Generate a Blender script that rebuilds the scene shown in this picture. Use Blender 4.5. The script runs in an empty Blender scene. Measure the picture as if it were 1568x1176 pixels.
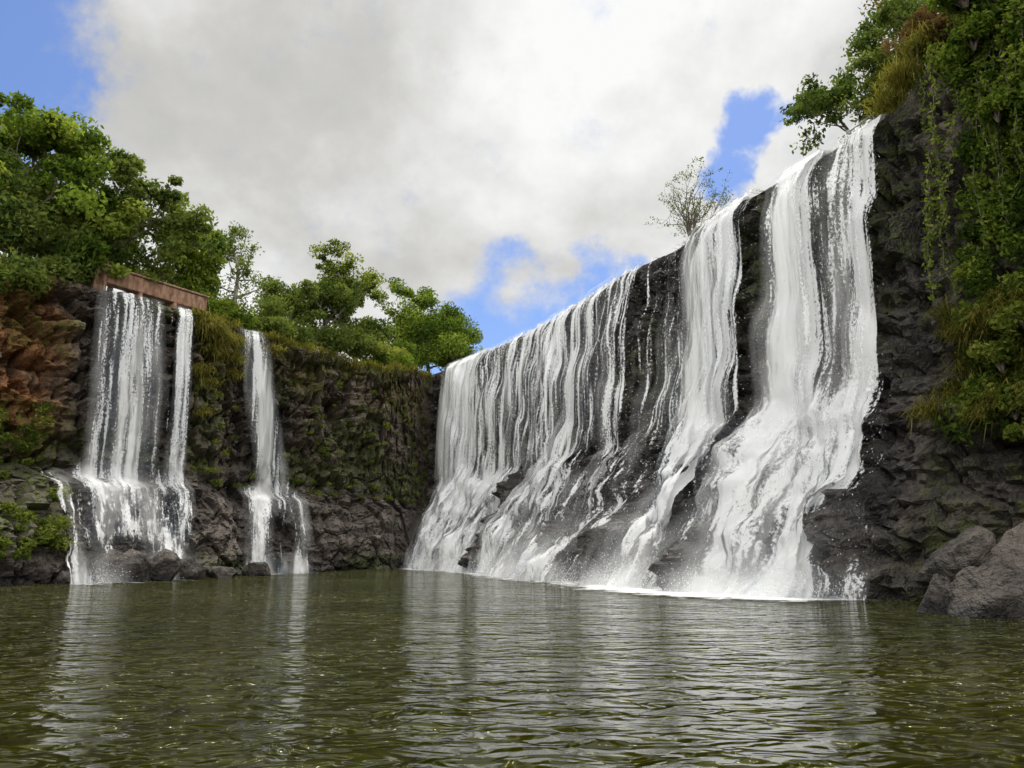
import bpy, math, random
import numpy as np
from mathutils import Vector
rng=np.random.default_rng(7)
random.seed(7)
scene=bpy.context.scene

# ---------------------------------------------------------------- noise
def _h(i,j,k,s=0.0):
    v=np.sin(i*127.1+j*311.7+k*74.7+s*19.19)*43758.5453
    return v-np.floor(v)
def vn(x,y,z,s=0.0):
    xi=np.floor(x);yi=np.floor(y);zi=np.floor(z)
    f=x-xi;g=y-yi;h=z-zi
    f=f*f*(3-2*f);g=g*g*(3-2*g);h=h*h*(3-2*h)
    r=0
    for a in (0,1):
        for b in (0,1):
            for c in (0,1):
                r=r+_h(xi+a,yi+b,zi+c,s)*(f if a else 1-f)*(g if b else 1-g)*(h if c else 1-h)
    return r
def fbm(x,y,z,o=4,s=0.0):
    r=0;a=.5;t=0
    for i in range(o):
        r=r+a*vn(x,y,z,s+i*3.1);t+=a;a*=.5
        x=x*2.03;y=y*2.03;z=z*2.03
    return r/t
def v2(x,y,s=0.0):
    xi=np.floor(x);yi=np.floor(y);f=x-xi;g=y-yi;f=f*f*(3-2*f);g=g*g*(3-2*g)
    return (_h(xi,yi,0,s)*(1-f)+_h(xi+1,yi,0,s)*f)*(1-g)+(_h(xi,yi+1,0,s)*(1-f)+_h(xi+1,yi+1,0,s)*f)*g
def f2(x,y,o=3,s=0.):
    r=0;a=.5;t=0
    for i in range(o):
        r=r+a*v2(x,y,s+i*3.7);t+=a;a*=.55;x=x*2.03;y=y*2.03
    return r/t
def voro(x,y,z,s=0.0):
    xi=np.floor(x);yi=np.floor(y);zi=np.floor(z)
    F1=np.full(x.shape,9.);F2=np.full(x.shape,9.);R=np.zeros(x.shape)
    for a in (-1,0,1):
        for b in (-1,0,1):
            for c in (-1,0,1):
                i=xi+a;j=yi+b;k=zi+c
                d=np.sqrt((i+_h(i,j,k,s+1)-x)**2+(j+_h(i,j,k,s+2)-y)**2+(k+_h(i,j,k,s+3)-z)**2)
                m=d<F1
                F2=np.where(m,F1,np.minimum(F2,d))
                R=np.where(m,_h(i,j,k,s+4),R)
                F1=np.where(m,d,F1)
    return F1,F2,R
def sst(x,a,b):
    t=np.clip((x-a)/(b-a),0,1);return t*t*(3-2*t)

# ---------------------------------------------------------------- mesh helpers
def quads(name,V,F,mats,mi=None,tone=None,uv=None,smooth=True,attrs=None):
    V=np.asarray(V,dtype=np.float32);F=np.asarray(F,dtype=np.int32)
    me=bpy.data.meshes.new(name)
    me.vertices.add(len(V));me.vertices.foreach_set('co',V.ravel())
    me.loops.add(F.size);me.loops.foreach_set('vertex_index',F.ravel())
    me.polygons.add(len(F))
    me.polygons.foreach_set('loop_start',np.arange(0,F.size,4,dtype=np.int32))
    me.polygons.foreach_set('loop_total',np.full(len(F),4,dtype=np.int32))
    for m in mats: me.materials.append(m)
    if mi is not None: me.polygons.foreach_set('material_index',np.asarray(mi,dtype=np.int32))
    me.polygons.foreach_set('use_smooth',np.full(len(F),bool(smooth)))
    if uv is not None:
        l=me.uv_layers.new(name='UVMap')
        l.data.foreach_set('uv',np.asarray(uv,dtype=np.float32)[F.ravel()].ravel())
    d=dict(attrs or {})
    if tone is not None: d['tone']=tone
    for k,a in d.items():
        at=me.attributes.new(k,'FLOAT','POINT');at.data.foreach_set('value',np.asarray(a,dtype=np.float32).ravel())
    me.update(calc_edges=True)
    ob=bpy.data.objects.new(name,me);scene.collection.objects.link(ob)
    return ob
def gridfaces(n,m):
    i=np.arange(n-1)[:,None]*m+np.arange(m-1)[None,:]
    return np.stack([i,i+m,i+m+1,i+1],-1).reshape(-1,4)

class NT:
    def __init__(s,tree): s.t=tree;s.n=tree.nodes;s.l=tree.links
    def new(s,typ,**k):
        n=s.n.new(typ)
        for a,b in k.items(): setattr(n,a,b)
        return n
    def link(s,a,b): s.l.new(a,b)
    def val(s,sock,v):
        if isinstance(v,bpy.types.NodeSocket): s.l.new(v,sock)
        else: sock.default_value=v
    def math(s,op,a,b=None,c=None,clamp=False):
        n=s.n.new('ShaderNodeMath');n.operation=op;n.use_clamp=clamp
        s.val(n.inputs[0],a)
        if b is not None: s.val(n.inputs[1],b)
        if c is not None: s.val(n.inputs[2],c)
        return n.outputs[0]
    def mr(s,v,a,b,c=0,d=1,smooth=False):
        n=s.n.new('ShaderNodeMapRange');n.clamp=True
        if smooth:n.interpolation_type='SMOOTHSTEP'
        s.val(n.inputs[0],v);s.val(n.inputs[1],a);s.val(n.inputs[2],b);s.val(n.inputs[3],c);s.val(n.inputs[4],d)
        return n.outputs[0]
    def mix(s,f,a,b,bt='MIX'):
        n=s.n.new('ShaderNodeMix');n.data_type='RGBA';n.blend_type=bt
        s.val(n.inputs[0],f);s.val(n.inputs[6],a);s.val(n.inputs[7],b)
        return n.outputs[2]
    def noise(s,vec,scale,detail=4,rough=.55,dist=0,out='Fac'):
        n=s.n.new('ShaderNodeTexNoise');s.l.new(vec,n.inputs['Vector'])
        n.inputs['Scale'].default_value=scale;n.inputs['Detail'].default_value=detail
        n.inputs['Roughness'].default_value=rough;n.inputs['Distortion'].default_value=dist
        return n.outputs[out]
    def map(s,vec,sc,loc=(0,0,0),rot=(0,0,0)):
        n=s.n.new('ShaderNodeMapping');s.l.new(vec,n.inputs[0])
        n.inputs['Scale'].default_value=sc;n.inputs['Location'].default_value=loc;n.inputs['Rotation'].default_value=rot
        return n.outputs[0]
    def attr(s,name):
        n=s.n.new('ShaderNodeAttribute');n.attribute_name=name;return n.outputs['Fac']
    def ramp(s,f,stops):
        n=s.n.new('ShaderNodeValToRGB');s.l.new(f,n.inputs[0]);e=n.color_ramp.elements
        while len(e)<len(stops): e.new(.5)
        for x,(p,c) in zip(e,stops): x.position=p;x.color=(*c,1)
        return n.outputs[0]
def mat(name):
    m=bpy.data.materials.new(name);m.use_nodes=True;m.node_tree.nodes.clear()
    t=NT(m.node_tree);o=t.new('ShaderNodeOutputMaterial');return m,t,o

# ---------------------------------------------------------------- materials
def rock_mat(name,lo,hi,extra=True):
    m,t,o=mat(name)
    geo=t.new('ShaderNodeNewGeometry');P=geo.outputs['Position']
    n2=t.noise(P,3.2,4,.68)
    f=t.math('ADD',t.attr('rk'),t.math('MULTIPLY',n2,.4))
    c=t.ramp(f,[(.38,lo),(.5,tuple((a+b)*.42 for a,b in zip(lo,hi))),(.64,hi)])
    if extra:
        e=t.attr('earth');mo=t.attr('moss');w=t.attr('wet');wm=t.attr('warm')
        c=t.mix(t.math('MULTIPLY',wm,t.mr(n2,.35,.62)),c,(.185,.135,.085,1))
        c=t.mix(e,c,t.ramp(n2,[(.35,(.14,.06,.024)),(.62,(.44,.20,.08))]))
        mm=t.math('MULTIPLY',mo,t.mr(n2,.40,.55))
        c=t.mix(mm,c,t.ramp(n2,[(.40,(.03,.045,.008)),(.68,(.14,.17,.025))]))
        c=t.mix(w,c,t.mix(1,c,(.54,.54,.57,1),'MULTIPLY'))
        rough=t.mr(w,0,1,.9,.5)
    else: rough=.75
    b=t.new('ShaderNodeBsdfPrincipled');t.link(c,b.inputs['Base Color']);t.val(b.inputs['Roughness'],rough)
    b.inputs['Specular IOR Level'].default_value=.4
    hgt=t.math('ADD',t.math('MULTIPLY',n2,1.1),t.math('MULTIPLY',t.noise(P,11,2,.6),.45))
    bp=t.new('ShaderNodeBump');bp.inputs['Strength'].default_value=.95;bp.inputs['Distance'].default_value=.2
    t.link(hgt,bp.inputs['Height']);t.link(bp.outputs[0],b.inputs['Normal']);t.link(b.outputs[0],o.inputs[0])
    return m
M_rock=rock_mat('basalt',(.022,.020,.019),(.22,.19,.168))
M_boul=rock_mat('boulder_rock',(.018,.016,.015),(.15,.128,.108),False)

def leaf_mat(name,dark,mid,light):
    m,t,o=mat(name)
    a=t.attr('tone')
    c=t.ramp(a,[(.1,dark),(.5,mid),(.9,light)])
    d=t.new('ShaderNodeBsdfDiffuse');t.link(c,d.inputs[0])
    tr=t.new('ShaderNodeBsdfTranslucent');t.link(t.mix(1,c,(1.45,1.5,.8,1),'MULTIPLY'),tr.inputs[0])
    mx=t.new('ShaderNodeMixShader');mx.inputs[0].default_value=.42
    t.link(d.outputs[0],mx.inputs[1]);t.link(tr.outputs[0],mx.inputs[2]);t.link(mx.outputs[0],o.inputs[0])
    return m
M_leaf=leaf_mat('leaf_green',(.035,.065,.012),(.12,.18,.028),(.29,.34,.07))
M_leafD=leaf_mat('leaf_dark',(.020,.040,.012),(.062,.10,.026),(.17,.21,.055))
M_leafY=leaf_mat('leaf_yellow_green',(.05,.08,.016),(.18,.22,.042),(.36,.37,.10))
M_leafB=leaf_mat('leaf_brown',(.04,.03,.015),(.14,.085,.045),(.26,.18,.09))
M_grass=leaf_mat('grass_blade',(.05,.06,.014),(.19,.175,.04),(.36,.31,.10))
def bark(name,a,b_):
    m,t,o=mat(name);geo=t.new('ShaderNodeNewGeometry')
    n=t.noise(t.map(geo.outputs['Position'],(6,6,1.5)),2,3)
    b=t.new('ShaderNodeBsdfPrincipled');t.link(t.ramp(n,[(.35,a),(.65,b_)]),b.inputs['Base Color']);b.inputs['Roughness'].default_value=.9
    t.link(b.outputs[0],o.inputs[0]);return m
M_bark=bark('bark',(.06,.05,.04),(.20,.17,.13))
M_barkL=bark('bark_pale',(.20,.18,.14),(.45,.41,.34))

def water_fall_mat(name,grain,strength):
    m,t,o=mat(name)
    al=t.attr('cover');thick=t.attr('thick')
    if grain:
        uvn=t.new('ShaderNodeUVMap');uvn.uv_map='UVMap';U=uvn.outputs[0]
        g1=t.noise(t.map(U,(12,.9,1)),1,2,.6)
        g2=t.noise(t.map(U,(13,7.5,1),(5,3,0)),1,2,.75)
        g=t.mr(t.math('ADD',t.math('MULTIPLY',g1,.36),t.math('MULTIPLY',g2,.64)),.34,.66)
        a=t.math('DIVIDE',t.math('SUBTRACT',t.math('MULTIPLY',al,1.45),g),.42,clamp=True)
        a=t.math('MULTIPLY',a,strength)
        thick=t.math('ADD',thick,t.math('MULTIPLY',t.math('SUBTRACT',.5,g1),1.6))
    else: a=t.math('MULTIPLY',al,strength)
    c=t.ramp(thick,[(.05,(.62,.70,.81)),(.5,(.975,.98,.985))])
    d=t.new('ShaderNodeBsdfDiffuse');t.link(c,d.inputs[0])
    tr=t.new('ShaderNodeBsdfTranslucent');t.link(c,tr.inputs[0])
    mx=t.new('ShaderNodeMixShader');mx.inputs[0].default_value=.18;t.link(d.outputs[0],mx.inputs[1]);t.link(tr.outputs[0],mx.inputs[2])
    tp=t.new('ShaderNodeBsdfTransparent')
    m2=t.new('ShaderNodeMixShader');t.link(a,m2.inputs[0]);t.link(tp.outputs[0],m2.inputs[1]);t.link(mx.outputs[0],m2.inputs[2])
    t.link(m2.outputs[0],o.inputs[0]);return m
M_fall=water_fall_mat('falling_water',True,.93)
M_mist=water_fall_mat('falling_mist',False,1.0)

def simple(name,c,r=.5):
    m,t,o=mat(name);b=t.new('ShaderNodeBsdfDiffuse')
    geo=t.new('ShaderNodeNewGeometry')
    t.link(t.ramp(t.noise(geo.outputs['Position'],3,1),[(.3,tuple(x*.8 for x in c)),(.7,c)]),b.inputs[0])
    t.link(b.outputs[0],o.inputs[0]);return m
M_drop=simple('spray_drops',(.93,.95,.97),.3)

# ---------------------------------------------------------------- plan of the gorge
L,M,R=(1,0,0),(0,1,0),(0,0,1)
ST=[(-26,-30,13,-23,-30,L),(-25,5,13,-21.5,5,L),(-23.5,20,13,-19.5,20,L),(-21.8,28,13,-17.6,26.5,L),
(-20.6,31.5,13,-16.6,29.2,L),(-19,34,13,-15.9,30.6,L),(-16.5,37.8,13.1,-14.4,35,L),(-14.7,42,13.4,-13,39.5,L),
(-12.6,46,13.5,-10.8,43.5,L),(-9.9,51,13.5,-8.6,48.5,L),(-7.3,56,14,-7.1,52.5,L),(-6.2,59.5,14.7,-6.9,54,(.5,.5,0)),
(-4.6,56.9,14.8,-6.6,54.2,M),(-2,52.9,14.8,-4.9,50.3,M),(1.5,47,14.8,-2.2,44.6,M),(3.6,42.3,14.8,-.7,40.3,M),
(5.25,37.9,14.8,.6,36,M),(6.4,35.5,14.8,1.5,33.6,M),(7.5,33.5,14.8,2.6,31.5,M),(8.4,30.9,14.8,3.6,29,M),
(9.2,28.3,14.8,4.4,26.7,M),(10.2,26.3,14.8,5.4,24.8,M),(11.1,24.3,14.8,6.7,22.6,M),(11.9,22.4,14.8,8.6,20.8,M),
(13,21.4,16,10.2,19.7,R),(14,19.8,18,11.2,18,R),(14.4,17,19.5,11.6,15.5,R),(14.6,12,20,11.8,11,R),(15,4,20,12,4,R),(16,-30,20,13,-30,R)]
A=np.array([[a,b,c,d,e,*w] for a,b,c,d,e,w in ST],dtype=float)
mid=(A[:,:2]*.6+A[:,3:5]*.4)
SS=np.concatenate([[0],np.cumsum(np.linalg.norm(np.diff(mid,axis=0),axis=1))])
fs=np.arange(0,SS[-1],.05)
FA=np.stack([np.interp(fs,SS,A[:,k]) for k in range(8)],1)
kern=np.hanning(31);kern/=kern.sum()
pad=np.pad(FA,((15,15),(0,0)),mode='edge')
FA=np.stack([np.convolve(pad[:,k],kern,'valid') for k in range(8)],1)
# the left rim is broken into bays and buttresses
bay=(fbm(fs*.30,fs*0,fs*0,3,301.)-.5)*2.6*(1-sst(fs,SS[10],SS[11]))*sst(fs,SS[6],SS[7])
dx=FA[:,3]-FA[:,0];dy=FA[:,4]-FA[:,1];dn_=np.hypot(dx,dy)
FA[:,0]+=bay*dx/dn_;FA[:,1]+=bay*dy/dn_;FA[:,3]+=.7*bay*dx/dn_;FA[:,4]+=.7*bay*dy/dn_
FA[:,2]+=(fbm(fs*.5,fs*0+3,fs*0,3,305.)-.5)*1.0*(1-sst(fs,SS[10],SS[11]))*sst(fs,SS[7]+2,SS[8])
PR={0:[(-.15,-1.5),(0,0),(.08,1.0),(.24,2.3),(.44,3.8),(.74,4.15),(.80,4.7),(.86,8),(.94,11),(1,None)],
    1:[(-.15,-1.5),(0,0),(.13,1.0),(.30,2.3),(.46,3.6),(.66,5.1),(.80,6.0),(.87,8.6),(.93,11.5),(1,None)],
    2:[(-.15,-1.5),(0,0),(.13,1.5),(.22,3.4),(.34,5),(.62,5.6),(.72,6.4),(.82,9),(.92,12),(1,None)]}
QK=np.cumsum([0,1.5,1.3,2.2,1.8,2.0,1.4,2.8,3,3.5]);QK=QK/QK[-1]
def s_of(i): return SS[i]
def sample(s,k): return np.interp(s,fs,FA[:,k])
def wall(s,nq,q0=0.,q1=1.):
    lip=np.stack([sample(s,0),sample(s,1)],1);lz=sample(s,2);ft=np.stack([sample(s,3),sample(s,4)],1)
    w=[sample(s,5),sample(s,6),sample(s,7)];W=sum(w)
    q=np.linspace(q0,q1,nq)
    Gc=[];Zc=[]
    for k in range(10):
        Gc.append(sum(w[j]*PR[j][k][0] for j in range(3))/W)
        Zc.append(sum(w[j]*PR[j][k][1] for j in range(3))/W if k<9 else lz)
    Gc=np.array(Gc);Zc=np.array(Zc)
    qd=np.linspace(0,1,241)
    idx=np.clip(np.searchsorted(QK,qd,side='right')-1,0,8);f=(qd-QK[idx])/(QK[idx+1]-QK[idx])
    G=(Gc[idx]*(1-f)[:,None]+Gc[idx+1]*f[:,None]).T
    Z=(Zc[idx]*(1-f)[:,None]+Zc[idx+1]*f[:,None]).T
    k2=np.hanning(13);k2/=k2.sum()
    def sm(Mx):
        e0=2*Mx[:,:1]-Mx[:,6:0:-1];e1=2*Mx[:,-1:]-Mx[:,-2:-8:-1]
        P=np.concatenate([e0,Mx,e1],1)
        return sum(k2[i]*P[:,i:i+241] for i in range(13))
    G=sm(G);Z=sm(Z)
    pos=q*240;i0=np.clip(np.floor(pos).astype(int),0,239);ff=pos-i0
    G=G[:,i0]*(1-ff)+G[:,i0+1]*ff;Z=Z[:,i0]*(1-ff)+Z[:,i0+1]*ff
    X=ft[:,0:1]*(1-G)+lip[:,0:1]*G;Y=ft[:,1:2]*(1-G)+lip[:,1:2]*G
    D=ft-lip;D=D/np.linalg.norm(D,axis=1)[:,None]
    return X,Y,Z,D,lz
S_M0,S_M1=s_of(12),s_of(23)
S_ridge=s_of(14)+.9
# dark rock noses that stand out of the apron: (s, z centre, half-width, half-height, reach)
NOSES=[(S_ridge+.2,2.6,1.0,2.9,1.5),(s_of(16)+1.6,2.4,.75,1.1,1.0),(s_of(18)+1.2,1.4,.75,1.0,1.0),(s_of(20)+.3,3.4,.5,.9,.85),(s_of(13)+1.5,1.0,.7,.8,.8),(s_of(21)-.2,.9,.65,.9,.95),(s_of(22)+1.7,1.6,.45,1.2,.5)]
def low(s,X,Y,Z,lz):
    s2=s[:,None]+0*Z
    main=sst(s2,S_M0-1,S_M0+2)*(1-sst(s2,S_M1-.5,S_M1+1.5))
    lf=1-sst(s2,s_of(11)-2,s_of(11))
    ap=1-sst(Z,4.5,8)
    calm=1-.55*lf*ap
    d=(fbm(s2*.28,Z*.22,Z*0+.5,3,2.)-.5)*(.9+1.8*main*ap)*calm
    d+=(fbm(s2*.75,Z*.45,Z*0+1.5,3,5.)-.5)*(.5+1.5*main*ap)*calm
    F1,F2,Rc=voro(s2*.55,Z*.75,Z*0+.5,17.)
    d+=main*ap*.75*(Rc-.5)*sst(F2-F1,0,.12)
    d+=main*(1-ap)*.18*np.sin(2*np.pi*(Z/4.1+2.2*fbm(s2*.22,Z*0,Z*0,2,4.)))
    fade=1-sst(Z,lz[:,None]-1.2,lz[:,None])
    return d*fade*sst(Z,-1,1)
def noses(s2,Z):
    r=0;wob=(fbm(s2*1.2,Z*1.2,Z*0,3,401.)-.5)*1.4
    for (a,zc,hw,hh,rc) in NOSES:
        r=np.maximum(r,rc*np.exp(-np.abs((s2-a)/hw+wob)**3-np.abs((Z-zc)/hh+wob)**3))
    return r

# ---- cliff
sfine=np.arange(s_of(2)+2,s_of(26)+1,.12)
sv=np.concatenate([np.arange(0,s_of(2)+1.8,1.2),sfine,np.arange(s_of(26)+1.6,SS[-1],1.2)])
nq=160
X,Y,Z,D,lz=wall(sv,nq)
n=len(sv);s2=sv[:,None]+0*Z
dl=low(sv,X,Y,Z,lz)
leftw=1-sst(s2,s_of(11)-2,s_of(11))
mainw=sst(s2,S_M0-1,S_M0+1)*(1-sst(s2,S_M1,S_M1+1))*(1-sst(Z,5,7))
inw=.32-.06*mainw
F1,F2,Rr=voro(X*.75,Y*.75,Z*.8,1.)
G1,G2,Rg=voro(X*2.0,Y*2.0,Z*2.6,6.)
H1,H2,Rh=voro(X*4.2,Y*4.2,Z*4.6,8.)
hi=(Rr-.6)*(.8+.35*mainw+.3*leftw)-.4*(1-sst(F2-F1,0,.14))+(Rg-.6)*.34-.14*(1-sst(G2-G1,0,.2))+(Rh-.5)*.12+(fbm(X*1.5,Y*1.5,Z*1.5,3)-.5)*.3
lay=np.sin(2*np.pi*(Z/1.1+1.5*fbm(X*.15,Y*.15,Z*0,2)));hi+=.14*np.sign(lay)*np.abs(lay)**.4
C1,C2,Rcol=voro(X*1.1,Y*1.1,Z*.12,23.)
hi+=(.45*(Rcol-.5)-.32*(1-sst(C2-C1,0,.15)))*sst(Z,5,7)
fade=1-.75*sst(Z,lz[:,None]-.8,lz[:,None])
shelf=leftw*(1-sst(Z,4.2,5.2))
d=dl+noses(s2,Z)+hi*fade*(1+.25*leftw-.45*shelf)-inw*fade
cave=sst(s2,s_of(8)+2.2,s_of(8)+2.6)*(1-sst(s2,s_of(8)+3.4,s_of(8)+3.8))*sst(Z,8.6,9)*(1-sst(Z,10.6,11))
d-=cave*1.5
X2=X+D[:,0:1]*d;Y2=Y+D[:,1:2]*d
Z2=Z+(Rr-.5)*.35*sst(Z,1,2)*(1-sst(Z,lz[:,None]-1,lz[:,None]))
offs=[.25,.7,1.3,2.2,3.5]
for o_ in offs:
    X2=np.concatenate([X2,(X[:,-1]-D[:,0]*o_)[:,None]],1);Y2=np.concatenate([Y2,(Y[:,-1]-D[:,1]*o_)[:,None]],1)
    zt=lz+.05+(fbm(sv*1.3,sv*0+o_,sv*0,3)-.5)*.5*min(1,o_)
    Z2=np.concatenate([Z2,zt[:,None]],1)
m=X2.shape[1]
s3=sv[:,None]+0*Z2
nz=fbm(X2*.35,Y2*.35,Z2*.35,4,3.)
rk=.35*fbm(X2*.6,Y2*.6,Z2*.6,4,13.)+.25*fbm(X2*.4,Y2*.4,Z2*2.6,4,14.)
lft=1-sst(s3,s_of(11)-1,s_of(11));rgt=sst(s3,s_of(23)+.3,s_of(24))
shelf=lft*(1-sst(Z2,4.4,5.4))*sst(Z2,.4,1.4)
rk=rk+.045*shelf
earth=(1-sst(s3,s_of(5)-2.0,s_of(5)-.1))*sst(Z2+nz*4,7.0,9.0)*sst(nz,.28,.45)
earth=np.maximum(earth,(1-sst(s3,s_of(10),s_of(11)))*sst(nz,.48,.58)*.3*sst(Z2,9.5,11.5))
main=sst(s3,S_M0-1,S_M0+1)*(1-sst(s3,S_M1,S_M1+1))
moss=np.clip(sst(nz,.45,.58)*.85*lft*(1-shelf)+(1-sst(s3,s_of(4),s_of(5)))*sst(nz,.36,.5)*.9*(1-earth)+sst(Z2,lz[:,None]-1.4,lz[:,None]-.2)*lft*.8*sst(nz,.4,.5)+rgt*sst(nz,.44,.56)*.7,0,1)
moss=np.maximum(moss,main*sst(nz,.44,.58)*.8*sst(Z2,5,8))
wet=np.clip(main+rgt*.6*(1-sst(Z2,8,14))+(sst(s3,s_of(5)-1,s_of(5))*(1-sst(s3,s_of(6),s_of(6)+1))+sst(s3,s_of(7)-1,s_of(7))*(1-sst(s3,s_of(8)-1,s_of(8))))*.8+(1-sst(Z2,.2,1.0)),0,1)
warm=lft*(.75-.5*(1-sst(Z2,4,7)))*(1-wet*.4)+.2*rgt
cl=quads('basalt_cliff',np.stack([X2,Y2,Z2],-1).reshape(-1,3),gridfaces(n,m),[M_rock],smooth=False,
  attrs=dict(earth=earth,moss=moss,wet=wet,warm=warm,rk=rk))

# ---- plateau ground
mg,t,o=mat('plateau_grass');geo=t.new('ShaderNodeNewGeometry')
b=t.new('ShaderNodeBsdfPrincipled');b.inputs['Roughness'].default_value=.95
t.link(t.ramp(t.noise(geo.outputs['Position'],.8,4),[(.35,(.03,.04,.012)),(.55,(.07,.08,.02)),(.7,(.12,.08,.045))]),b.inputs['Base Color']);t.link(b.outputs[0],o.inputs[0])
sg=np.arange(0,SS[-1],1.5);lx,ly,lzz=sample(sg,0),sample(sg,1),sample(sg,2);fx,fy=sample(sg,3),sample(sg,4)
Dg=np.stack([fx-lx,fy-ly],1);Dg/=np.linalg.norm(Dg,axis=1)[:,None]
kk=np.ones(9)/9;Dg=np.stack([np.convolve(np.pad(Dg[:,i],4,mode='edge'),kk,'valid') for i in (0,1)],1);Dg/=np.linalg.norm(Dg,axis=1)[:,None]
po=np.array([1.5,3,6,12,25,60,150,500,1500])
PX=lx[:,None]-Dg[:,0:1]*po;PY=ly[:,None]-Dg[:,1:2]*po;PZ=lzz[:,None]-.12+(fbm(PX*.2,PY*.2,PX*0,3)-.5)*np.minimum(po*.05,.8)
quads('ground',np.stack([PX,PY,PZ],-1).reshape(-1,3),gridfaces(len(sg),len(po)),[mg])

# ---------------------------------------------------------------- waterfalls
def bandf(x,pts):
    return np.interp(x,[p[0] for p in pts],[p[1] for p in pts])
def smooth1(Mx,k,axis):
    w=np.hanning(k+2)[1:-1];w/=w.sum();h=k//2
    P=np.pad(Mx,[(h,h) if a==axis else (0,0) for a in range(2)],mode='edge')
    return sum(w[i]*(P[:,i:i+Mx.shape[1]] if axis==1 else P[i:i+Mx.shape[0]]) for i in range(k))
def fall_surface(s,nq,q0):
    """thrown-water surface: drops vertically until it meets something that sticks out further"""
    X,Y,Z,D,lz=wall(s,nq,q0,1.)
    dl=low(s,X,Y,Z,lz)
    lip=np.stack([X[:,-1],Y[:,-1]],1)
    pr=(X-lip[:,0:1])*D[:,0:1]+(Y-lip[:,1:2])*D[:,1:2]+dl
    cm=np.maximum.accumulate(pr[:,::-1],axis=1)[:,::-1]
    k=11 if nq>100 else 3
    cm=smooth1(smooth1(cm,k,1),7 if nq>100 else 1,0)
    X=lip[:,0:1]+D[:,0:1]*cm;Y=lip[:,1:2]+D[:,1:2]*cm
    return X,Y,Z,D,lz
def waterfall(name,sa,sb,dfun,layers,ds=.06,nq=230,q0=.07,zap=6.,mistk=1.):
    s=np.arange(sa,sb,ds);root=None
    X,Y,Z,D,lz=fall_surface(s,nq,q0)
    s2=s[:,None]+0*Z
    for li,(off,matl,shift,dadd,soft) in enumerate(layers):
        mist=matl is M_mist
        up=sst(Z,4,7)*(1-sst(Z,lz[:,None]-1.5,lz[:,None]))
        lobes=(fbm(s2*1.8,Z*.05,Z*0+li,3,11.+li)-.5)*.30
        lump=(fbm(s2*2.0,Z*1.1,Z*0+li,3,21.+li)-.5)*.60*(1-sst(Z,5,7))
        fine=(f2(s2*6,Z*.3,2,77.)-.5)*.12
        d=off+up*(.12+lobes)+lump+fine
        lf=1-sst(Z,lz[:,None]-.6,lz[:,None])
        d=d*lf+(off*.25)*(1-lf)
        Xw=X+D[:,0:1]*d;Yw=Y+D[:,1:2]*d;Zw=Z.copy()+off*.25*sst(Z,1,3)
        for o_ in (.12,.3,.6,1.1,1.8):
            Xw=np.concatenate([Xw,(X[:,-1]-D[:,0]*o_)[:,None]],1);Yw=np.concatenate([Yw,(Y[:,-1]-D[:,1]*o_)[:,None]],1)
            Zw=np.concatenate([Zw,(lz+.10+.05*li+.08*min(o_,1)+(fbm(s*2.0,s*0+o_,s*0,2)-.5)*.1)[:,None]],1)
        seg=np.sqrt(np.diff(Xw,axis=1)**2+np.diff(Yw,axis=1)**2+np.diff(Zw,axis=1)**2)
        arc=np.concatenate([np.zeros((len(s),1)),np.cumsum(seg,1)],1);arc=smooth1(arc[:,-1:]-arc,9,0)
        s3=s[:,None]+0*Zw
        den=np.clip(dfun(s3,Zw,lz[:,None])+dadd,0,1.25)
        u=s3+shift+.25*f2(s3*.5,arc*.25,2,3.+li);v_=arc+shift*.7
        ap=1-sst(Zw,zap-1.5,zap+.7)
        n1=f2(u*1.5,v_*.05,2,101.+li)*(1-ap)+f2(u*1.3,v_*.40,3,131.+li)*ap
        n2=f2(u*4.6,v_*.12,3,111.+li)*(1-ap)+f2(u*4.6,v_*.40,3,141.+li)*ap
        n3=f2(u*8,v_*.7,2,121.+li)*(1-ap)+f2(u*8,v_*1.6,2,151.+li)*ap
        if mist:
            cv=smooth1(smooth1(den,15,0),15,0)
            val=.5*n1+.5*f2(u*2.,v_*.3,2,161.)
            al=sst(cv,.3,1.0)*(.13+.45*sst(val,.35,.75))*(1-.50*ap)*(1-.7*sst(Zw,lz[:,None]-3,lz[:,None]))
            al=np.maximum(al,sst(cv,.25,.8)*.55*np.exp(-(Zw/.9)**2)*sst(f2(u*.8,v_*.4,2,163.),.2,.65))*mistk
        else:
            val=.28*n1+.42*n2+.30*n3
            thr=.68-.46*den
            al=np.clip((val-thr)/soft,0,1)*sst(den,0.02,.2)
        al=al*sst(s3,sa,sa+.4)*(1-sst(s3,sb-.4,sb))
        uv=np.stack([u,v_],-1).reshape(-1,2)
        F=gridfaces(len(s),Xw.shape[1]);af=al.reshape(-1)[F].max(1);F=F[af>(.03 if mist else .05)]
        used=np.unique(F);rm=np.zeros(al.size,int);rm[used]=np.arange(len(used))
        V=np.stack([Xw,Yw,Zw],-1).reshape(-1,3)[used]
        ob=quads(name,V,rm[F],[matl],uv=uv[used],attrs=dict(cover=al.reshape(-1)[used],thick=np.clip(.2+(val-.35)*2.2+al*.3,0,1).reshape(-1)[used]))
        if root is None: root=ob
        else: ob.parent=root;ob.name='sheet_%d'%li
    return root
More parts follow.
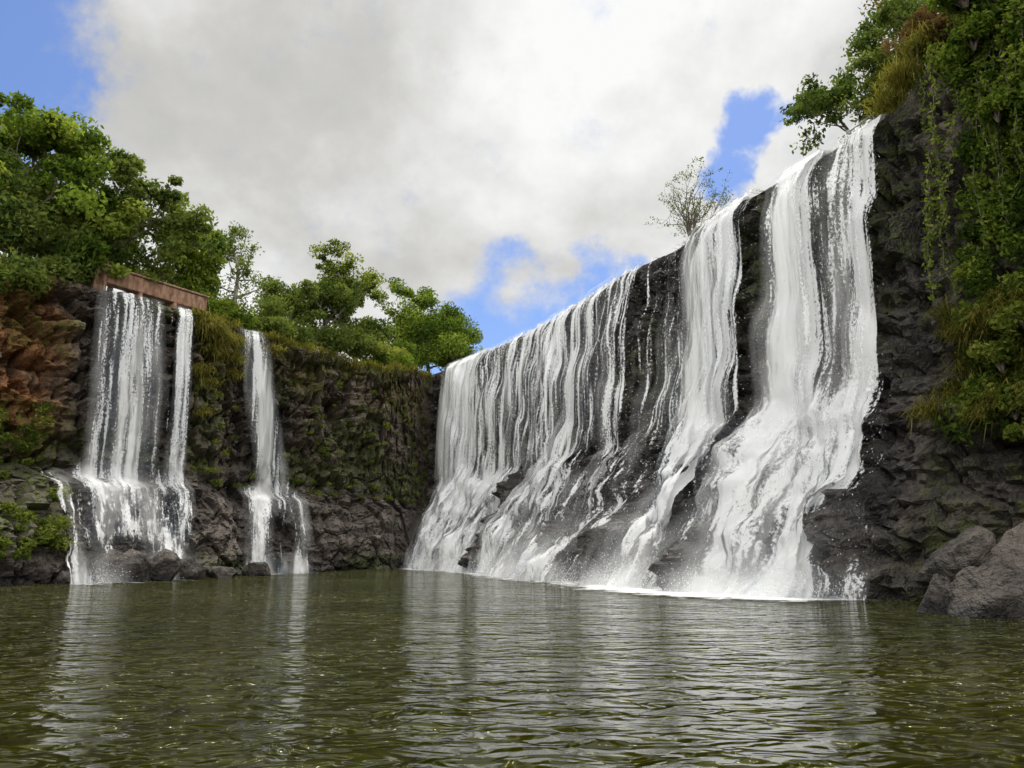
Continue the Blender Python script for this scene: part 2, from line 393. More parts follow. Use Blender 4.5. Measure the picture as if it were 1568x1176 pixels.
def den_main(s,Z,lz):
    y=np.interp(s,fs,FA[:,1])
    d=bandf(y,[(22.3,0),(22.5,.6),(22.9,.85),(23.6,.75),(24.0,.45),(24.7,.42),(25.0,.95),(26.3,.92),(26.6,.22),(27.5,.18),(27.9,.82),(30.9,.88),(31.4,.60),(32.5,.55),(33.2,.42),(35.2,.42),(36.3,.60),(40,.64),(45,.66),(52.5,.68),(53.6,1.0),(57.5,1.0)])
    ap=1-sst(Z,4.6,6.8)
    n=fbm(s*.55,Z*.12,Z*0,3,31.)
    n2=fbm(s*1.4,Z*.25,Z*0,3,37.)
    apd=.70+(n-.5)*1.6+(n2-.5)*1.1
    apd=apd+.45*np.exp(-((y-25.3)/1.5)**2)+.28*np.exp(-((y-29)/1.3)**2)+.42*np.exp(-((y-42.3)/1.2)**2)+.4*np.exp(-((y-54)/2)**2)
    apd=apd-1.1*noses(s,Z)
    r=d*(1-ap)+apd*ap+(n2-.5)*.5*(1-ap)+.05*sst(Z,lz-1,lz)
    r=r*sst(s,S_M0-.6,S_M0-.1)
    edge=1-sst(s,S_M1-.2+ (7-np.minimum(Z,7))*.12,S_M1+.15+(7-np.minimum(Z,7))*.16)
    return r*edge
wf=waterfall('waterfall',S_M0-.6,S_M1+1.3,den_main,[(.24,M_fall,0,0,.32),(.52,M_fall,41,-.20,.34),(.78,M_mist,83,0,.8)])

a1,b1=s_of(5)-.2,s_of(6)+.15
def den_l1(s,Z,lz):
    u=(s-a1)/(b1-a1)
    d=bandf(u,[(-.12,0),(0.0,.50),(.12,.70),(.3,.80),(.5,.75),(.68,.62),(.75,.25),(.82,.35),(.88,.95),(1,.9),(1.06,0)])
    lowr=1-sst(Z,4.0,5.2)
    n=fbm(s*1.1,Z*.3,Z*0,3,51.)
    dl_=bandf(u,[(-.40,.0),(-.25,.55),(0,.8),(.3,1.0),(.6,.95),(1,.9),(1.15,0)])
    dl_=dl_-(1-sst(Z,1.0,1.9))*(.25+ (.5-n)*3)
    return d*(1-lowr)+np.clip(dl_+(n-.5)*.9,0,1.1)*lowr
w1_=waterfall('waterfall',a1-2.2,b1+.8,den_l1,[(.28,M_fall,11,0,.36),(.42,M_fall,77,-.25,.38),(.6,M_mist,23,.05,.8)],zap=4.4,mistk=1.2)
c2=s_of(7)-.2
def den_l2(s,Z,lz):
    u=(s-c2);t_=np.clip((lz-Z)/9,0,1)
    cen=.35+2.0*t_;wd=.95+.75*t_
    d=1.0*np.exp(-((u-cen)/wd)**2)-t_*.25
    n=fbm(s*1.5,Z*.2,Z*0,3,61.)
    lowr=1-sst(Z,4.2,5.0)
    dl_=.62+(n-.5)*2.2-.30*(1-sst(Z,2,3.6))
    return np.clip(d,0,1)*(1-lowr)+np.clip(dl_,0,1)*lowr*np.exp(-((u-2.3)/2.6)**4)
waterfall('waterfall',c2-1.6,c2+5.6,den_l2,[(.28,M_fall,5,0,.38),(.5,M_mist,9,.15,.8)],zap=4.4,mistk=1.2)

# soft veils of spray hanging in front of the feet of the falls
def veil(parent,sa,sb,dfun,hmul,kk_):
    s=np.arange(sa,sb,.2);zz=np.concatenate([np.linspace(0.02,1,9),np.linspace(1.2,5,14)])
    ft=np.stack([sample(s,3),sample(s,4)],1);lp=np.stack([sample(s,0),sample(s,1)],1);Dd=ft-lp;Dd/=np.linalg.norm(Dd,axis=1)[:,None]
    for li,off in enumerate((.35,.8,1.3)):
        S2=s[:,None]+0*zz[None,:];Zz=zz[None,:]+0*S2
        o_=off+(fbm(S2*.7,Zz*.5,Zz*0,2,501.+li)-.5)*.8-Zz*.42
        Xv=ft[:,0:1]+Dd[:,0:1]*o_;Yv=ft[:,1:2]+Dd[:,1:2]*o_
        dn=smooth1(np.clip(dfun(S2,np.full_like(S2,1.2),np.full_like(S2,14.8)),0,1),11,0)
        hh_=hmul*(.45+1.4*f2(S2*.45,Zz*0,2,511.+li))
        al=kk_*(.15+.85*dn)*np.exp(-(Zz/hh_)**1.3)*sst(f2(S2*.9,Zz*.9,3,521.+li),.2,.75)
        al*=sst(S2,sa,sa+1)*(1-sst(S2,sb-1.5,sb))*(1-sst(Zz,4,5))
        ob=quads('spray_veil',np.stack([Xv,Yv,Zz],-1).reshape(-1,3),gridfaces(len(s),len(zz)),[M_mist],attrs=dict(cover=al,thick=al*0+1))
        ob.parent=parent
veil(wf,S_M0-.5,S_M1+.6,den_main,1.2,.50)
veil(w1_,a1-1,b1+.8,den_l1,.8,.40)

def tetq(name,P,size):
    n=len(P);a=rng.normal(size=(n,3));a/=np.linalg.norm(a,axis=1)[:,None]
    bb=np.cross(a,rng.normal(size=(n,3)));bb/=np.linalg.norm(bb,axis=1)[:,None]
    r=(size*rng.uniform(.4,1.3,n))[:,None];a[:,2]*=1.6
    V=np.stack([P-a*r,P+bb*r*.7,P+a*r,P-bb*r*.7],1).reshape(-1,3)
    return quads(name,V,np.arange(n*4).reshape(-1,4),[M_drop],smooth=False)
def spray(sa,sb,N,dfun,spread=.45):
    s=rng.uniform(sa,sb,N*4);s.sort();qn=60
    X,Y,Z,D,lz=fall_surface(s,qn,.08)
    qi=rng.integers(0,qn,len(s));ar=np.arange(len(s))
    x=X[ar,qi];y=Y[ar,qi];z=Z[ar,qi]
    dn=dfun(s,z,lz);keep=rng.random(len(s))<np.clip(dn,0,1)*.6
    off=.2+np.abs(rng.normal(0,spread,len(s)))
    x=x+D[:,0]*off;y=y+D[:,1]*off;z=z+rng.normal(0,.3,len(s))
    keep&=(z<lz-.8)&(z>.03);P=np.stack([x,y,z],1)[keep];P=P[rng.permutation(len(P))[:N]];return P
P1=spray(S_M0,S_M1+.3,22000,den_main)
def footspray(sa,sb,N,hk=.32):
    s=rng.uniform(sa,sb,N)
    ft=np.stack([sample(s,3),sample(s,4)],1);lp=np.stack([sample(s,0),sample(s,1)],1);Dd=ft-lp;Dd/=np.linalg.norm(Dd,axis=1)[:,None]
    o_=rng.normal(.15,.5,len(s));c_=fbm(s*.9,s*0,s*0,3,71.);keep=rng.random(len(s))<sst(c_,.25,.6)
    hgt=np.abs(rng.normal(0,hk,len(s)))*(.3+1.6*c_)+.02
    return np.stack([ft[:,0]+Dd[:,0]*o_,ft[:,1]+Dd[:,1]*o_,hgt],1)[keep]
P2=footspray(S_M0,S_M1+.2,36000);P3=footspray(a1-.5,b1,4000,.25)
sp=tetq('spray',np.concatenate([P1,P2,P3]),.018);sp.parent=wf

# ---------------------------------------------------------------- pool
mw,t,o=mat('pool_water');geo=t.new('ShaderNodeNewGeometry');P=geo.outputs['Position']
b=t.new('ShaderNodeBsdfPrincipled');b.inputs['IOR'].default_value=1.33;b.inputs['Roughness'].default_value=.06
t.link(t.mix(t.mr(t.noise(P,.12,1),.35,.65),(.046,.050,.004,1),(.064,.064,.007,1)),b.inputs['Base Color'])
w1=t.noise(t.map(P,(.40,.80,1),rot=(0,0,.12)),1.5,2,.5,.8)
w2=t.noise(t.map(P,(.85,1.5,1),rot=(0,0,-.2)),2.6,2,.55,.6)
pat=t.mr(t.noise(P,.22,1),.35,.65,.65,1.25)
hh=t.math('MULTIPLY',t.math('ADD',t.math('MULTIPLY',w1,.5),t.math('MULTIPLY',w2,.42)),pat)
bp=t.new('ShaderNodeBump');bp.inputs['Strength'].default_value=1;bp.inputs['Distance'].default_value=3.6
t.link(hh,bp.inputs['Height']);t.link(bp.outputs[0],b.inputs['Normal']);t.link(b.outputs[0],o.inputs[0])
quads('pool_water',[(-400,-800,0),(400,-800,0),(400,62,0),(-400,62,0)],[(0,1,2,3)],[mw])

mf,t,o=mat('foam');geo=t.new('ShaderNodeNewGeometry');P=geo.outputs['Position']
dn=t.attr('cover');nn=t.noise(P,1.6,4,.72,.5)
a=t.math('DIVIDE',t.math('SUBTRACT',nn,t.math('SUBTRACT',.74,t.math('MULTIPLY',dn,.5))),.25,clamp=True)
d=t.new('ShaderNodeBsdfDiffuse');d.inputs[0].default_value=(.9,.92,.92,1);tp=t.new('ShaderNodeBsdfTransparent')
m2=t.new('ShaderNodeMixShader');t.link(a,m2.inputs[0]);t.link(tp.outputs[0],m2.inputs[1]);t.link(d.outputs[0],m2.inputs[2]);t.link(m2.outputs[0],o.inputs[0])
s=np.arange(s_of(5)-1.5,S_M1+1.5,.25);ft=np.stack([sample(s,3),sample(s,4)],1);lp=np.stack([sample(s,0),sample(s,1)],1);Dd=ft-lp;Dd/=np.linalg.norm(Dd,axis=1)[:,None]
oo=np.array([-1.2,-.3,.4,1.0,1.8,3.6]);dd=np.array([1,1,1,.85,.58,0])
V=np.stack([ft[:,0:1]+Dd[:,0:1]*oo,ft[:,1:2]+Dd[:,1:2]*oo,np.full((len(s),len(oo)),.012)],-1)
fd=(.75+.7*np.exp(-((ft[:,1]-24)/4)**2)+.3*np.exp(-((ft[:,1]-52)/4)**2))*sst(s,S_M0-1,S_M0)*(1-sst(s,S_M1-.3,S_M1+1))
fd=np.maximum(fd,.6*(1-sst(s,s_of(6)-.5,s_of(6)+.5)));fd=np.maximum(fd,.45*np.exp(-((s-c2-2)/1.5)**2))
V=V[:,::-1];dd=dd[::-1]
quads('foam',V.reshape(-1,3),gridfaces(len(s),len(oo)),[mf],attrs=dict(cover=dd[None,:]*fd[:,None]))

# ---------------------------------------------------------------- boulders
def boulder_verts(c,r,seed,nu=64,nv=44):
    th=np.linspace(0,2*np.pi,nu);ph=np.linspace(.02,np.pi-.02,nv)
    T,Pp=np.meshgrid(th,ph,indexing='ij')
    x=np.sin(Pp)*np.cos(T);y=np.sin(Pp)*np.sin(T);z=np.cos(Pp)
    rr=np.random.default_rng(int(abs(seed)*97)+3)
    q=np.full(x.shape,1.25)
    for i in range(15):
        nrm=rr.normal(size=3);nrm/=np.linalg.norm(nrm);dd_=rr.uniform(.68,.98)
        dt=x*nrm[0]+y*nrm[1]+z*nrm[2];q=np.minimum(q,np.where(dt>.05,dd_/np.maximum(dt,.05),9))
    q=q*(1+.18*(fbm(x*2+seed,y*2,z*2,4)-.5)+.12*(fbm(x*6+seed,y*6,z*6,2)-.5))
    V=np.stack([c[0]+x*q*r[0],c[1]+y*q*r[1],c[2]+z*q*r[2]],-1)
    return V.reshape(-1,3),gridfaces(nu,nv)
def boulders(name,lst):
    Vs=[];Fs=[];k=0
    for i,(c,r) in enumerate(lst):
        V,F=boulder_verts(c,r,i*1.7+len(name)+c[0]);Vs.append(V);Fs.append(F+k);k+=len(V)
    V=np.concatenate(Vs);x,y,z=V.T
    rk=.35*fbm(x*.9,y*.9,z*.9,3,13.)+.25*fbm(x*.6,y*.6,z*3,3,14.)-.12*(1-sst(z,.05,.35))+.05*sst(z,.6,1.3)
    return quads(name,V,np.concatenate(Fs),[M_boul],smooth=False,attrs=dict(rk=rk))
boulders('rock_outcrop',[((9.6,15.9,.15),(1.0,1.0,1.0)),((10.8,16.3,.5),(1.1,1.3,1.2)),((8.9,16.6,.0),(.5,.6,.6)),((11.6,15.0,.5),(1.2,1.2,1.0)),((10.4,14.8,-.2),(.8,.7,.7)),((9.9,17.3,.8),(.8,.8,.8)),((10.1,15.4,.4),(.6,.6,.7))])
boulders('boulder',[((-15.9,31.0,.2),(.9,.7,.9)),((-15.1,31.6,.3),(.8,.7,.9)),((-14.5,32.6,.3),(.75,.8,.8)),((-13.9,34.1,.2),(.6,.6,.75)),((-16.7,29.9,0),(.5,.5,.5)),((-13.2,36.3,.1),(.5,.5,.5)),((-12.4,38.6,.1),(.7,.6,.6))])

# ---------------------------------------------------------------- concrete sluice wall
def boxv(p0,p1,w,z0,z1):
    p0=np.array(p0);p1=np.array(p1);d=(p1-p0)/np.linalg.norm(p1-p0);nn=np.array([-d[1],d[0]])*w/2
    c=[p0-nn,p1-nn,p1+nn,p0+nn]
    V=[(*q,z0) for q in c]+[(*q,z1) for q in c]
    F=[(0,3,2,1),(4,5,6,7),(0,1,5,4),(1,2,6,5),(2,3,7,6),(3,0,4,7)]
    return V,F
mc,t,o=mat('stained_concrete');geo=t.new('ShaderNodeNewGeometry');P=geo.outputs['Position']
b=t.new('ShaderNodeBsdfPrincipled');b.inputs['Roughness'].default_value=.9
t.link(t.ramp(t.noise(t.map(P,(2,2,.8)),2,4,.65),[(.32,(.09,.055,.035)),(.5,(.26,.14,.085)),(.68,(.36,.25,.17))]),b.inputs['Base Color'])
t.link(b.outputs[0],o.inputs[0])
Vs=[];Fs=[];k=0
p0=np.array([-19.4,34.6]);p1=np.array([-16.4,39.4])
def pt(f): return p0+(p1-p0)*f
for (fa,fb,w,z0,z1) in [(0,1,.55,13.55,14.3),(0,.025,.8,12.6,13.545),(.33,.36,.6,12.6,13.545),(.66,.69,.6,12.6,13.545),(.97,1.,.8,12.6,13.545),(-.01,1.01,.75,14.303,14.40)]:
    V,F=boxv(pt(fa),pt(fb),w,z0,z1);Vs+=V;Fs+=[tuple(i+k for i in f) for f in F];k+=8
V,F=boxv((-19.4,34.6),(-21.6,36.2),.5,12.6,14.2);Vs+=V;Fs+=[tuple(i+k for i in f) for f in F]
sl=quads('concrete_sluice_wall',Vs,Fs,[mc],smooth=False)
bv=sl.modifiers.new('b','BEVEL');bv.width=.03

# ---------------------------------------------------------------- vegetation
class Veg:
    def __init__(s): s.V=[];s.F=[];s.T=[];s.M=[];s.k=0
    def add(s,V,F,T,mi):
        s.V.append(V);s.F.append(F+s.k);s.T.append(T);s.M.append(np.full(len(F),mi));s.k+=len(V)
    def tube(s,pts,rad,mi=0,n=6):
        pts=np.array(pts);m_=len(pts);tg=np.gradient(pts,axis=0);tg/=np.linalg.norm(tg,axis=1)[:,None]+1e-9
        a=np.cross(tg,[.31,.77,.55]);a/=np.linalg.norm(a,axis=1)[:,None]+1e-9;b_=np.cross(tg,a)
        an=np.linspace(0,2*np.pi,n+1)
        V=pts[:,None,:]+np.array(rad)[:,None,None]*(np.cos(an)[None,:,None]*a[:,None,:]+np.sin(an)[None,:,None]*b_[:,None,:])
        s.add(V.reshape(-1,3),gridfaces(m_,n+1),np.full(m_*(n+1),.5),mi)
    def leaves(s,C,R_,N,size,tone,mi=1,flat=.65,asp=.5):
        C=np.atleast_2d(C);k=len(C);R_=np.broadcast_to(R_,(k,))
        idx=rng.integers(0,k,N)
        g=rng.normal(size=(N,3));g/=np.linalg.norm(g,axis=1)[:,None];rr=rng.random(N)**(.45)
        P=C[idx]+g*(R_[idx]*rr)[:,None]*np.array([1,1,flat])
        a=rng.normal(size=(N,3));a/=np.linalg.norm(a,axis=1)[:,None]
        nr=rng.normal(size=(N,3))*.8+np.array([0,0,1.0])+g*.5
        b_=np.cross(a,nr);b_/=np.linalg.norm(b_,axis=1)[:,None]+1e-9
        sz=(size*rng.uniform(.55,1.35,N))[:,None]
        V=np.stack([P-a*sz,P+b_*sz*asp,P+a*sz*1.0,P-b_*sz*asp],1).reshape(-1,3)
        tn=np.broadcast_to(tone,(k,))[idx]+rng.normal(0,.13,N)
        s.add(V,np.arange(N*4).reshape(-1,4),np.repeat(np.clip(tn,0,1),4),mi)
    def blades(s,C,N,length,mi=1,out=(0,0,0),up=.8,w=.02,tone=.5,spread=.3):
        C=np.atleast_2d(C);idx=rng.integers(0,len(C),N)
        B=C[idx]+rng.normal(size=(N,3))*spread*np.array([1,1,.5])
        d=rng.normal(size=(N,3))*.5+np.array([0,0,up])+np.array(out)
        d/=np.linalg.norm(d,axis=1)[:,None];Lg=(length*rng.uniform(.5,1.3,N))[:,None]
        sd=np.cross(d,[0,0,1]);sd/=np.linalg.norm(sd,axis=1)[:,None]+1e-9;sd*=w
        M1=B+d*Lg*.55;E=B+d*Lg*.9+np.array([0,0,-1])*Lg*.45+np.array(out)*Lg*.2
        V=np.stack([B-sd,B+sd,M1+sd*.8,M1-sd*.8,E+sd*.1,E-sd*.1],1).reshape(-1,3)
        i=np.arange(N)[:,None]*6
        F=np.concatenate([i+np.array([0,1,2,3]),i+np.array([3,2,4,5])],0)
        s.add(V,F,np.repeat(np.clip(tone+rng.normal(0,.18,N),0,1),6),mi)
    def build(s,name,mats):
        return quads(name,np.concatenate(s.V),np.concatenate(s.F),mats,mi=np.concatenate(s.M),tone=np.concatenate(s.T),smooth=False)

def branch(v,p,d,length,r,depth,tips,rnd,up=.12,mi=0,kids=4,wig=.22):
    n=5;pts=[p.copy()];rad=[r];d=d/np.linalg.norm(d)
    for i in range(n):
        d=d+rnd.normal(size=3)*wig+np.array([0,0,up]);d/=np.linalg.norm(d)
        p=p+d*length/n;pts.append(p.copy());rad.append(r*(1-.62*(i+1)/n))
    v.tube(pts,rad,mi,4 if depth<1 else 6)
    if depth==0: tips.append(p);tips.append(pts[3]);return
    for i in range(kids):
        j=rnd.integers(2,n+1);q=pts[j]
        dd=d*.7+rnd.normal(size=3)*.75;dd[2]*=.7
        branch(v,q,dd,length*rnd.uniform(.5,.75),rad[j]*.7,depth-1,tips,rnd,up,mi,kids,wig)
    tips.append(p)
def tree(name,base,h,spread,nleaf,seed,lsize=.12,mats=None,rc=.7,lean=(0,0),low_=.35,nb=9,tone=.5,depth=1,flat=.6,kids=4,r0=None):
    rnd=np.random.default_rng(seed);v=Veg();base=np.array(base,float)
    r0=r0 or h*.02;H=h*.8
    pts=[base-np.array([0,0,.4])];rad=[r0*1.3];d=np.array([lean[0],lean[1],1.]);p=base.copy();pts.append(p.copy());rad.append(r0)
    n=8
    for i in range(n):
        d=d+rnd.normal(size=3)*.13*np.array([1,1,.3]);d/=np.linalg.norm(d);p=p+d*H/n;pts.append(p.copy());rad.append(r0*(1-.75*(i+1)/n))
    v.tube(pts,rad,0,8);tips=[p]
    for i in range(nb):
        f=low_+(1-low_)*(i+.5)/nb;j=f*n+1;j0=int(min(j,n));q=pts[j0]+(pts[j0+1]-pts[j0])*(j-j0) if j0<n+1 else pts[-1]
        an=i*2.4+rnd.uniform(-.5,.5);el=.15+.55*f
        dd=np.array([math.cos(an)+lean[0]*.5,math.sin(an)+lean[1]*.5,el])
        ln=spread*(1-.5*max(0,f-.45)/.55)*rnd.uniform(.6,1.05)
        branch(v,q,dd,ln,rad[j0]*.55,depth,tips,rnd,.09,0,kids)
    T=np.array(tips);k=len(T)
    R_=rc*rnd.uniform(.4,1.2,k);tn=tone+rnd.normal(0,.2,k)
    w=R_**2
    rep=np.repeat(np.arange(k),np.maximum(1,(w/w.sum()*120).astype(int)))
    v.leaves(T[rep],R_[rep],nleaf,lsize,tn[rep],1,flat)
    return v.build(name,mats or [M_bark,M_leaf])
def shrub(name,pts,nleaf,lsize,mats,tone=.5,rc=.7,flat=.8,sub=9,tw=True):
    v=Veg();C=[];Rr_=[];T=[]
    for (x,y,z,r) in pts:
        for i in range(sub):
            g=rng.normal(size=3);g/=np.linalg.norm(g);g[2]=abs(g[2])*.9
            c=np.array([x,y,z])+g*r*rng.uniform(.35,.95);C.append(c);Rr_.append(r*rng.uniform(.22,.48)*rc/.7);T.append(tone+rng.normal(0,.2))
            if tw: v.tube([np.array([x,y,z-.3]),(np.array([x,y,z])+c)/2+rng.normal(size=3)*.08*r,c],[.05*r,.035*r,.012],0,4)
    v.leaves(np.array(C),np.array(Rr_),nleaf,lsize,np.array(T),1,flat)
    return v.build(name,mats)

G=[M_bark,M_leaf];GD=[M_bark,M_leafD];GY=[M_bark,M_leafY];GB=[M_bark,M_leafB];GP=[M_barkL,M_leafY]
tree('broadleaf_tree',(-22.6,33.5,13),10.5,4.2,26000,1,.15,G,1.0,low_=.1,nb=14,tone=.5)
tree('broadleaf_tree',(-27,37,13),12,4.5,10000,2,.17,GD,1.1,low_=.2,nb=12)
tree('broadleaf_tree',(-21.2,38.5,13),8.6,3.8,16000,3,.13,GD,.8,lean=(.12,0),low_=.15,nb=13,tone=.8)
tree('broadleaf_tree',(-24.5,40.5,13),10,4.2,12000,31,.15,GD,.9,low_=.2,nb=12,tone=.5)
tree('broadleaf_tree',(-18.3,42.5,13.2),7.2,2.5,15000,4,.12,G,.9,low_=.1,nb=13,tone=.62)
tree('slender_tree',(-16.1,43.8,13.2),8.4,1.9,3500,5,.08,[M_barkL,M_leafD],.5,low_=.35,nb=12,tone=.8,flat=.9)
tree('broadleaf_tree',(-13.6,50.5,13.4),9.4,3.0,13000,6,.13,GD,.75,low_=.3,nb=12,tone=.8)
tree('pale_tree',(-11.0,54.5,13.5),9.6,3.6,12000,8,.12,GP,.75,low_=.3,nb=13,tone=.45)
tree('broadleaf_tree',(-15.6,50.5,13.4),6.0,2.4,9000,9,.12,GD,.8,low_=.2,nb=9,tone=.7)
tree('broadleaf_tree',(-6.8,63,14.6),9.2,3.0,14000,10,.13,G,.9,low_=.15,nb=13,tone=.5)
tree('broadleaf_tree',(13.9,27.2,15),5.4,2.0,9000,11,.09,GD,.5,lean=(-.22,0),low_=.2,nb=12,tone=.6,depth=2,kids=3)
tree('broadleaf_tree',(15.1,25.3,15.3),7.6,2.4,12000,12,.09,GD,.7,lean=(-.1,0),low_=.2,nb=12,tone=.65)
tree('brown_leaf_tree',(15.4,23.2,16.8),6.5,2.4,12000,13,.09,GB,.8,lean=(-.15,0),low_=.1,nb=12,tone=.5)
shrub('shrub',[(-8.8,60,16.0,2.2),(-6.4,61,17.2,2.8),(-4.6,61.5,16.4,2.3),(-5.4,63,18.6,2.5),(-7.6,62.5,18.6,2.6),(-9.6,57.5,15,1.9)],36000,.12,G,.5,1.0)
shrub('shrub',[(-11.5,53.5,15,1.9),(-13,51,14.8,1.9),(-14.6,47.5,14.2,1.7),(-15.3,45,14,1.6),(-12.2,56,16.4,2.3),(-15.8,48.5,15,2.2),(-10.4,56,16.6,2.0)],26000,.12,GD,.8,1.0)
shrub('shrub',[(-16.9,41.2,13.6,1.7),(-18.2,41.8,14.2,2.1),(-15.6,42.9,13.8,1.4),(-19.6,41,14.2,2.0)],16000,.12,G,.6,1.0)
shrub('shrub',[(-20.6,33.3,13.0,1.3),(-21.3,31.4,12.3,1.5),(-21.6,29.6,11.8,1.5),(-20.4,34.6,14,1.3),(-23,33,14.8,2.4),(-22,35.5,15.2,2.4),(-20.9,37,15,2.3),(-24,32,17,2.4)],28000,.13,GD,.75,1.1)
shrub('shrub',[(-19.4,27.3,4.2,.7),(-19.6,28.3,5.2,.7),(-18.9,27.2,2.8,.5)],4500,.09,GY,.35,tw=False)
shrub('shrub',[(8.5,32.2,14.9,.65)],1500,.07,GD,.5)
v=Veg();tips=[];rn=np.random.default_rng(42)
for i in range(12):
    an=i*.7;branch(v,np.array([8.1,32.8,14.8]),np.array([math.cos(an)*.7,math.sin(an)*.5,1.1]),2.3,.04,2,tips,rn,.04,0,3,.2)
T=np.array(tips);v.leaves(T,.22,2000,.05,.65,1)
v.build('twiggy_shrub',[M_bark,M_leafD])

def wp(s,z,off=.15):
    X,Y,Z,D,lz_=wall(np.array([s]),200);dl_=low(np.array([s]),X,Y,Z,lz_)
    i=int(np.argmin(np.abs(Z[0]-z)+ (np.arange(200)<20)*9))
    return np.array([X[0,i]+D[0,0]*(dl_[0,i]+off),Y[0,i]+D[0,1]*(dl_[0,i]+off),z]),D[0]
v=Veg()
for s in np.arange(s_of(6)+.5,s_of(11),.22):
    p,dv=wp(s,float(sample(s,2))-.2,-.1)
    if rng.random()<.6 and abs(s-c2-.35)>1.2:
        pts=p+np.array([0,0,.15]);v.blades(pts,60,.55,0,(dv[0]*.4,dv[1]*.4,0),.8,.016,rng.uniform(.2,.6),.2)
for (s,z,k,lg) in [(s_of(6)+1.5,12.6,900,.9),(s_of(6)+2.3,12.2,700,.8),(s_of(6)+2.0,11.6,400,.7),(s_of(6)+1.0,10.2,260,.5),(s_of(7)-1.3,11.4,400,.6),(s_of(7)-1.1,10.6,200,.5),(s_of(6)+1.6,9.6,220,.45),(s_of(6)+1.3,8.1,160,.4),(s_of(7)-1.3,12.4,400,.6),(s_of(7)+1.8,12.6,300,.5)]:
    p,dv=wp(s,z,-.05);v.blades(p,k,lg,0,(dv[0]*.9,dv[1]*.9,0),.4,.018,.5,.3)
v.build('grass_tufts',[M_grass])
v=Veg()
for i in range(70):
    s=rng.uniform(s_of(3)-1,s_of(4)+.8);z=rng.uniform(1.0,7.5);p,dv=wp(s,z,0)
    v.leaves(p,rng.uniform(.2,.5),160,.07,rng.uniform(.1,.6),0)
for i in range(110):
    s=rng.uniform(s_of(6)+.5,s_of(11));z=rng.choice([4.6,5.2,rng.uniform(6,12),rng.uniform(6,12)]);p,dv=wp(s,z,-.05)
    v.leaves(p,rng.uniform(.12,.38),80,.06,rng.uniform(.1,.6),0)
v.build('ferns',[M_leafY])
v=Veg()
for i in range(230):
    s=s_of(24)+.2+abs(rng.normal(0,1))*1.6+.6*rng.random();z=rng.uniform(4.2,18)
    if s<s_of(24)+.7 and rng.random()<.5: continue
    p,dv=wp(s,z,.08);r=rng.uniform(.2,.5)
    v.leaves(p,r,100,.085,rng.uniform(.0,.85),0,1.0,.5)
for i in range(44):
    s=rng.uniform(s_of(24)-.5,s_of(26));z=rng.uniform(9,18.5);p,dv=wp(s,z,.15);pts=[p]
    for j in range(10): p=p+np.array([rng.normal(0,.08)+dv[0]*.03,rng.normal(0,.08)+dv[1]*.03,-.34]);pts.append(p.copy())
    v.tube(pts,[.010]*11,2,4);v.leaves(np.array(pts),.17,120,.075,rng.uniform(.3,.8),0,1)
v.build('cliff_vines',[M_leaf,M_leafY,M_bark])
v=Veg()
for (x,y,z,k) in [(12.55,22.2,15.9,700),(12.2,22.6,15.3,500),(13.1,21.8,16.8,600),(12.9,22.5,16.4,600)]:
    v.blades(np.array([x,y,z]),k,.6,0,(-.5,-.4,0),.7,.012,.5,.3)
for i in range(30):
    s=rng.uniform(s_of(24)-.2,s_of(25)+1);z=rng.uniform(4.6,8.0);p,dv=wp(s,z,0);v.blades(p,130,.6,0,(dv[0]*.8,dv[1]*.8,0),.5,.012,rng.uniform(.2,.7),.2)
v.build('hanging_grass',[M_grass])
shrub('shrub',[(12.3,18.9,5.9,.7),(12.7,18.2,6.6,.8),(12.0,18.2,4.6,.5),(12.0,17.6,3.9,.45)],6500,.075,GY,.5)
shrub('shrub',[(13.6,21.6,16.9,.9),(14.4,21.2,18.3,1.3),(13.9,22.4,17.8,1.1),(15,20.6,19.5,1.4)],12000,.08,GB,.5,1.0)
shrub('shrub',[(13.2,19.6,15.5,.7),(13.3,19.2,13.0,.6),(13.4,20.0,17.2,.9)],6000,.08,G,.5)

# ---------------------------------------------------------------- sky
w=bpy.data.worlds.new('World');scene.world=w;w.use_nodes=True;w.node_tree.nodes.clear();t=NT(w.node_tree)
out=t.new('ShaderNodeOutputWorld');bg=t.new('ShaderNodeBackground');bg.inputs[1].default_value=.1
sd=Vector((.10,.40,.90)).normalized();el=math.asin(sd.z);az=math.atan2(sd.x,sd.y)
sk=t.new('ShaderNodeTexSky');sk.sky_type='NISHITA';sk.sun_disc=False;sk.sun_elevation=el;sk.sun_rotation=az
tc=t.new('ShaderNodeTexCoord');Dv=tc.outputs['Generated']
nv=t.new('ShaderNodeVectorMath',operation='NORMALIZE');t.link(Dv,nv.inputs[0]);Dn=nv.outputs[0]
sx=t.new('ShaderNodeSeparateXYZ');t.link(Dn,sx.inputs[0])
zc=t.math('ADD',t.math('MAXIMUM',sx.outputs[2],0),.22)
cb=t.new('ShaderNodeCombineXYZ');t.link(t.math('DIVIDE',sx.outputs[0],zc),cb.inputs[0]);t.link(t.math('DIVIDE',sx.outputs[1],zc),cb.inputs[1])
C=cb.outputs[0]
cn=t.noise(C,1.4,6,.5,.2)
wc=t.new('ShaderNodeTexNoise');t.link(Dn,wc.inputs['Vector']);wc.inputs['Scale'].default_value=7;wc.inputs['Detail'].default_value=5;wc.inputs['Roughness'].default_value=.6
cn3=wc.outputs['Fac']
wv=t.new('ShaderNodeVectorMath',operation='SUBTRACT');t.link(wc.outputs['Color'],wv.inputs[0]);wv.inputs[1].default_value=(.5,.5,.5)
ws=t.new('ShaderNodeVectorMath',operation='MULTIPLY_ADD');t.link(wv.outputs[0],ws.inputs[0]);ws.inputs[1].default_value=(.22,.22,.18);t.link(Dn,ws.inputs[2])
wn=t.new('ShaderNodeVectorMath',operation='NORMALIZE');t.link(ws.outputs[0],wn.inputs[0]);Dw=wn.outputs[0]
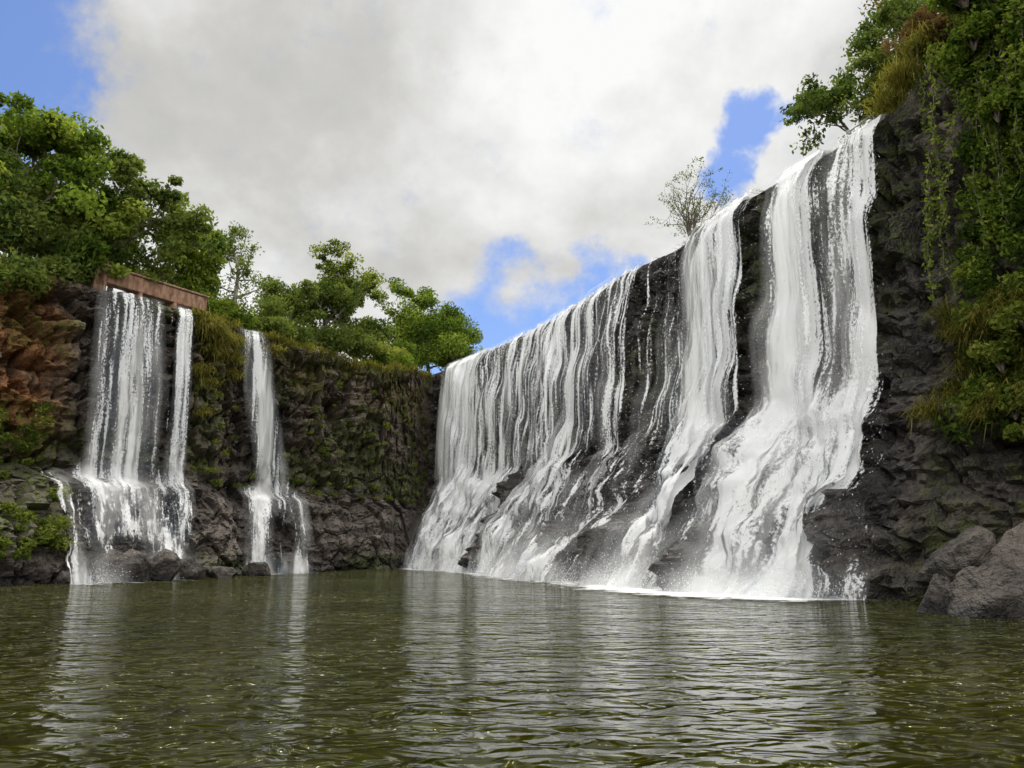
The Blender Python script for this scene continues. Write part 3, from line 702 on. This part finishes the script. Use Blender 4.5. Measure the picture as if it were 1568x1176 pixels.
def blob(d,r0,r1,src):
    d=Vector(d).normalized();n=t.new('ShaderNodeVectorMath',operation='DOT_PRODUCT');t.link(src,n.inputs[0]);n.inputs[1].default_value=d
    return t.mr(n.outputs['Value'],math.cos(math.radians(r1)),math.cos(math.radians(r0)),0,1)
holes=[((-.80,.86,.66),4,13),((-.62,.905,.57),0,4.5),((.315,.906,.55),0,3.4),((.285,.93,.485),0,2.8),((.03,.96,.255),1,6.6),((.135,.955,.315),.5,4.4),((.08,.955,.28),1,5),((-.05,.96,.22),0,7)]
hs=None
for h in holes:
    q=blob(*h,Dw);hs=q if hs is None else t.math('MAXIMUM',hs,q)
fine=t.math('SUBTRACT',t.noise(Dn,15,5,.66),.5)
mval=t.math('ADD',t.math('SUBTRACT',1.0,t.math('MULTIPLY',hs,1.2)),t.math('MULTIPLY',fine,1.3))
mask=t.mr(mval,.05,.92,smooth=True)
br=t.math('ADD',t.math('MULTIPLY',t.math('SUBTRACT',cn,.5),2.2),t.math('MULTIPLY',t.math('SUBTRACT',cn3,.5),.7))
br=t.math('ADD',t.math('ADD',br,.46),t.math('MULTIPLY',blob((.24,.85,.72),0,22,Dn),.5))
br=t.math('ADD',br,t.math('ADD',t.math('MULTIPLY',t.mr(sx.outputs[2],.55,.25),.25),t.math('MULTIPLY',fine,.22)))
cc=t.ramp(br,[(.05,(.48,.48,.47)),(.42,(.61,.605,.585)),(.95,(.97,.97,.96))])
back_boost=t.mr(sx.outputs[1],.1,-.6,1,3.2)  # extra brightness added to the unseen sky behind camera, lighting falls and cliffs
cc10=t.new('ShaderNodeVectorMath',operation='SCALE');t.link(cc,cc10.inputs[0]);t.link(t.math('MULTIPLY',back_boost,10),cc10.inputs['Scale'])
blue=t.mix(1,sk.outputs[0],(.95,1.12,1.5,1),'MULTIPLY')
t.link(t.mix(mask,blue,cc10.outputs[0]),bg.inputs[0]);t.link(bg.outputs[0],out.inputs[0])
w.cycles.sampling_method='MANUAL';w.cycles.sample_map_resolution=512

sun=bpy.data.lights.new('sun','SUN');sun.energy=3.3;sun.angle=math.radians(14);sun.color=(1,.95,.87)
so=bpy.data.objects.new('sun',sun);scene.collection.objects.link(so);so.rotation_euler=(-sd).to_track_quat('-Z','Y').to_euler();so.location=(0,0,60)

# ---------------------------------------------------------------- camera
cam=bpy.data.cameras.new('camera');co=bpy.data.objects.new('camera',cam);scene.collection.objects.link(co)
cam.sensor_width=36;cam.lens=27.2;cam.clip_end=5000;co.location=(0,0,1.3);co.rotation_euler=(math.radians(102),0,0)
scene.camera=co
scene.view_settings.view_transform='Standard';scene.view_settings.look='None';scene.view_settings.exposure=0
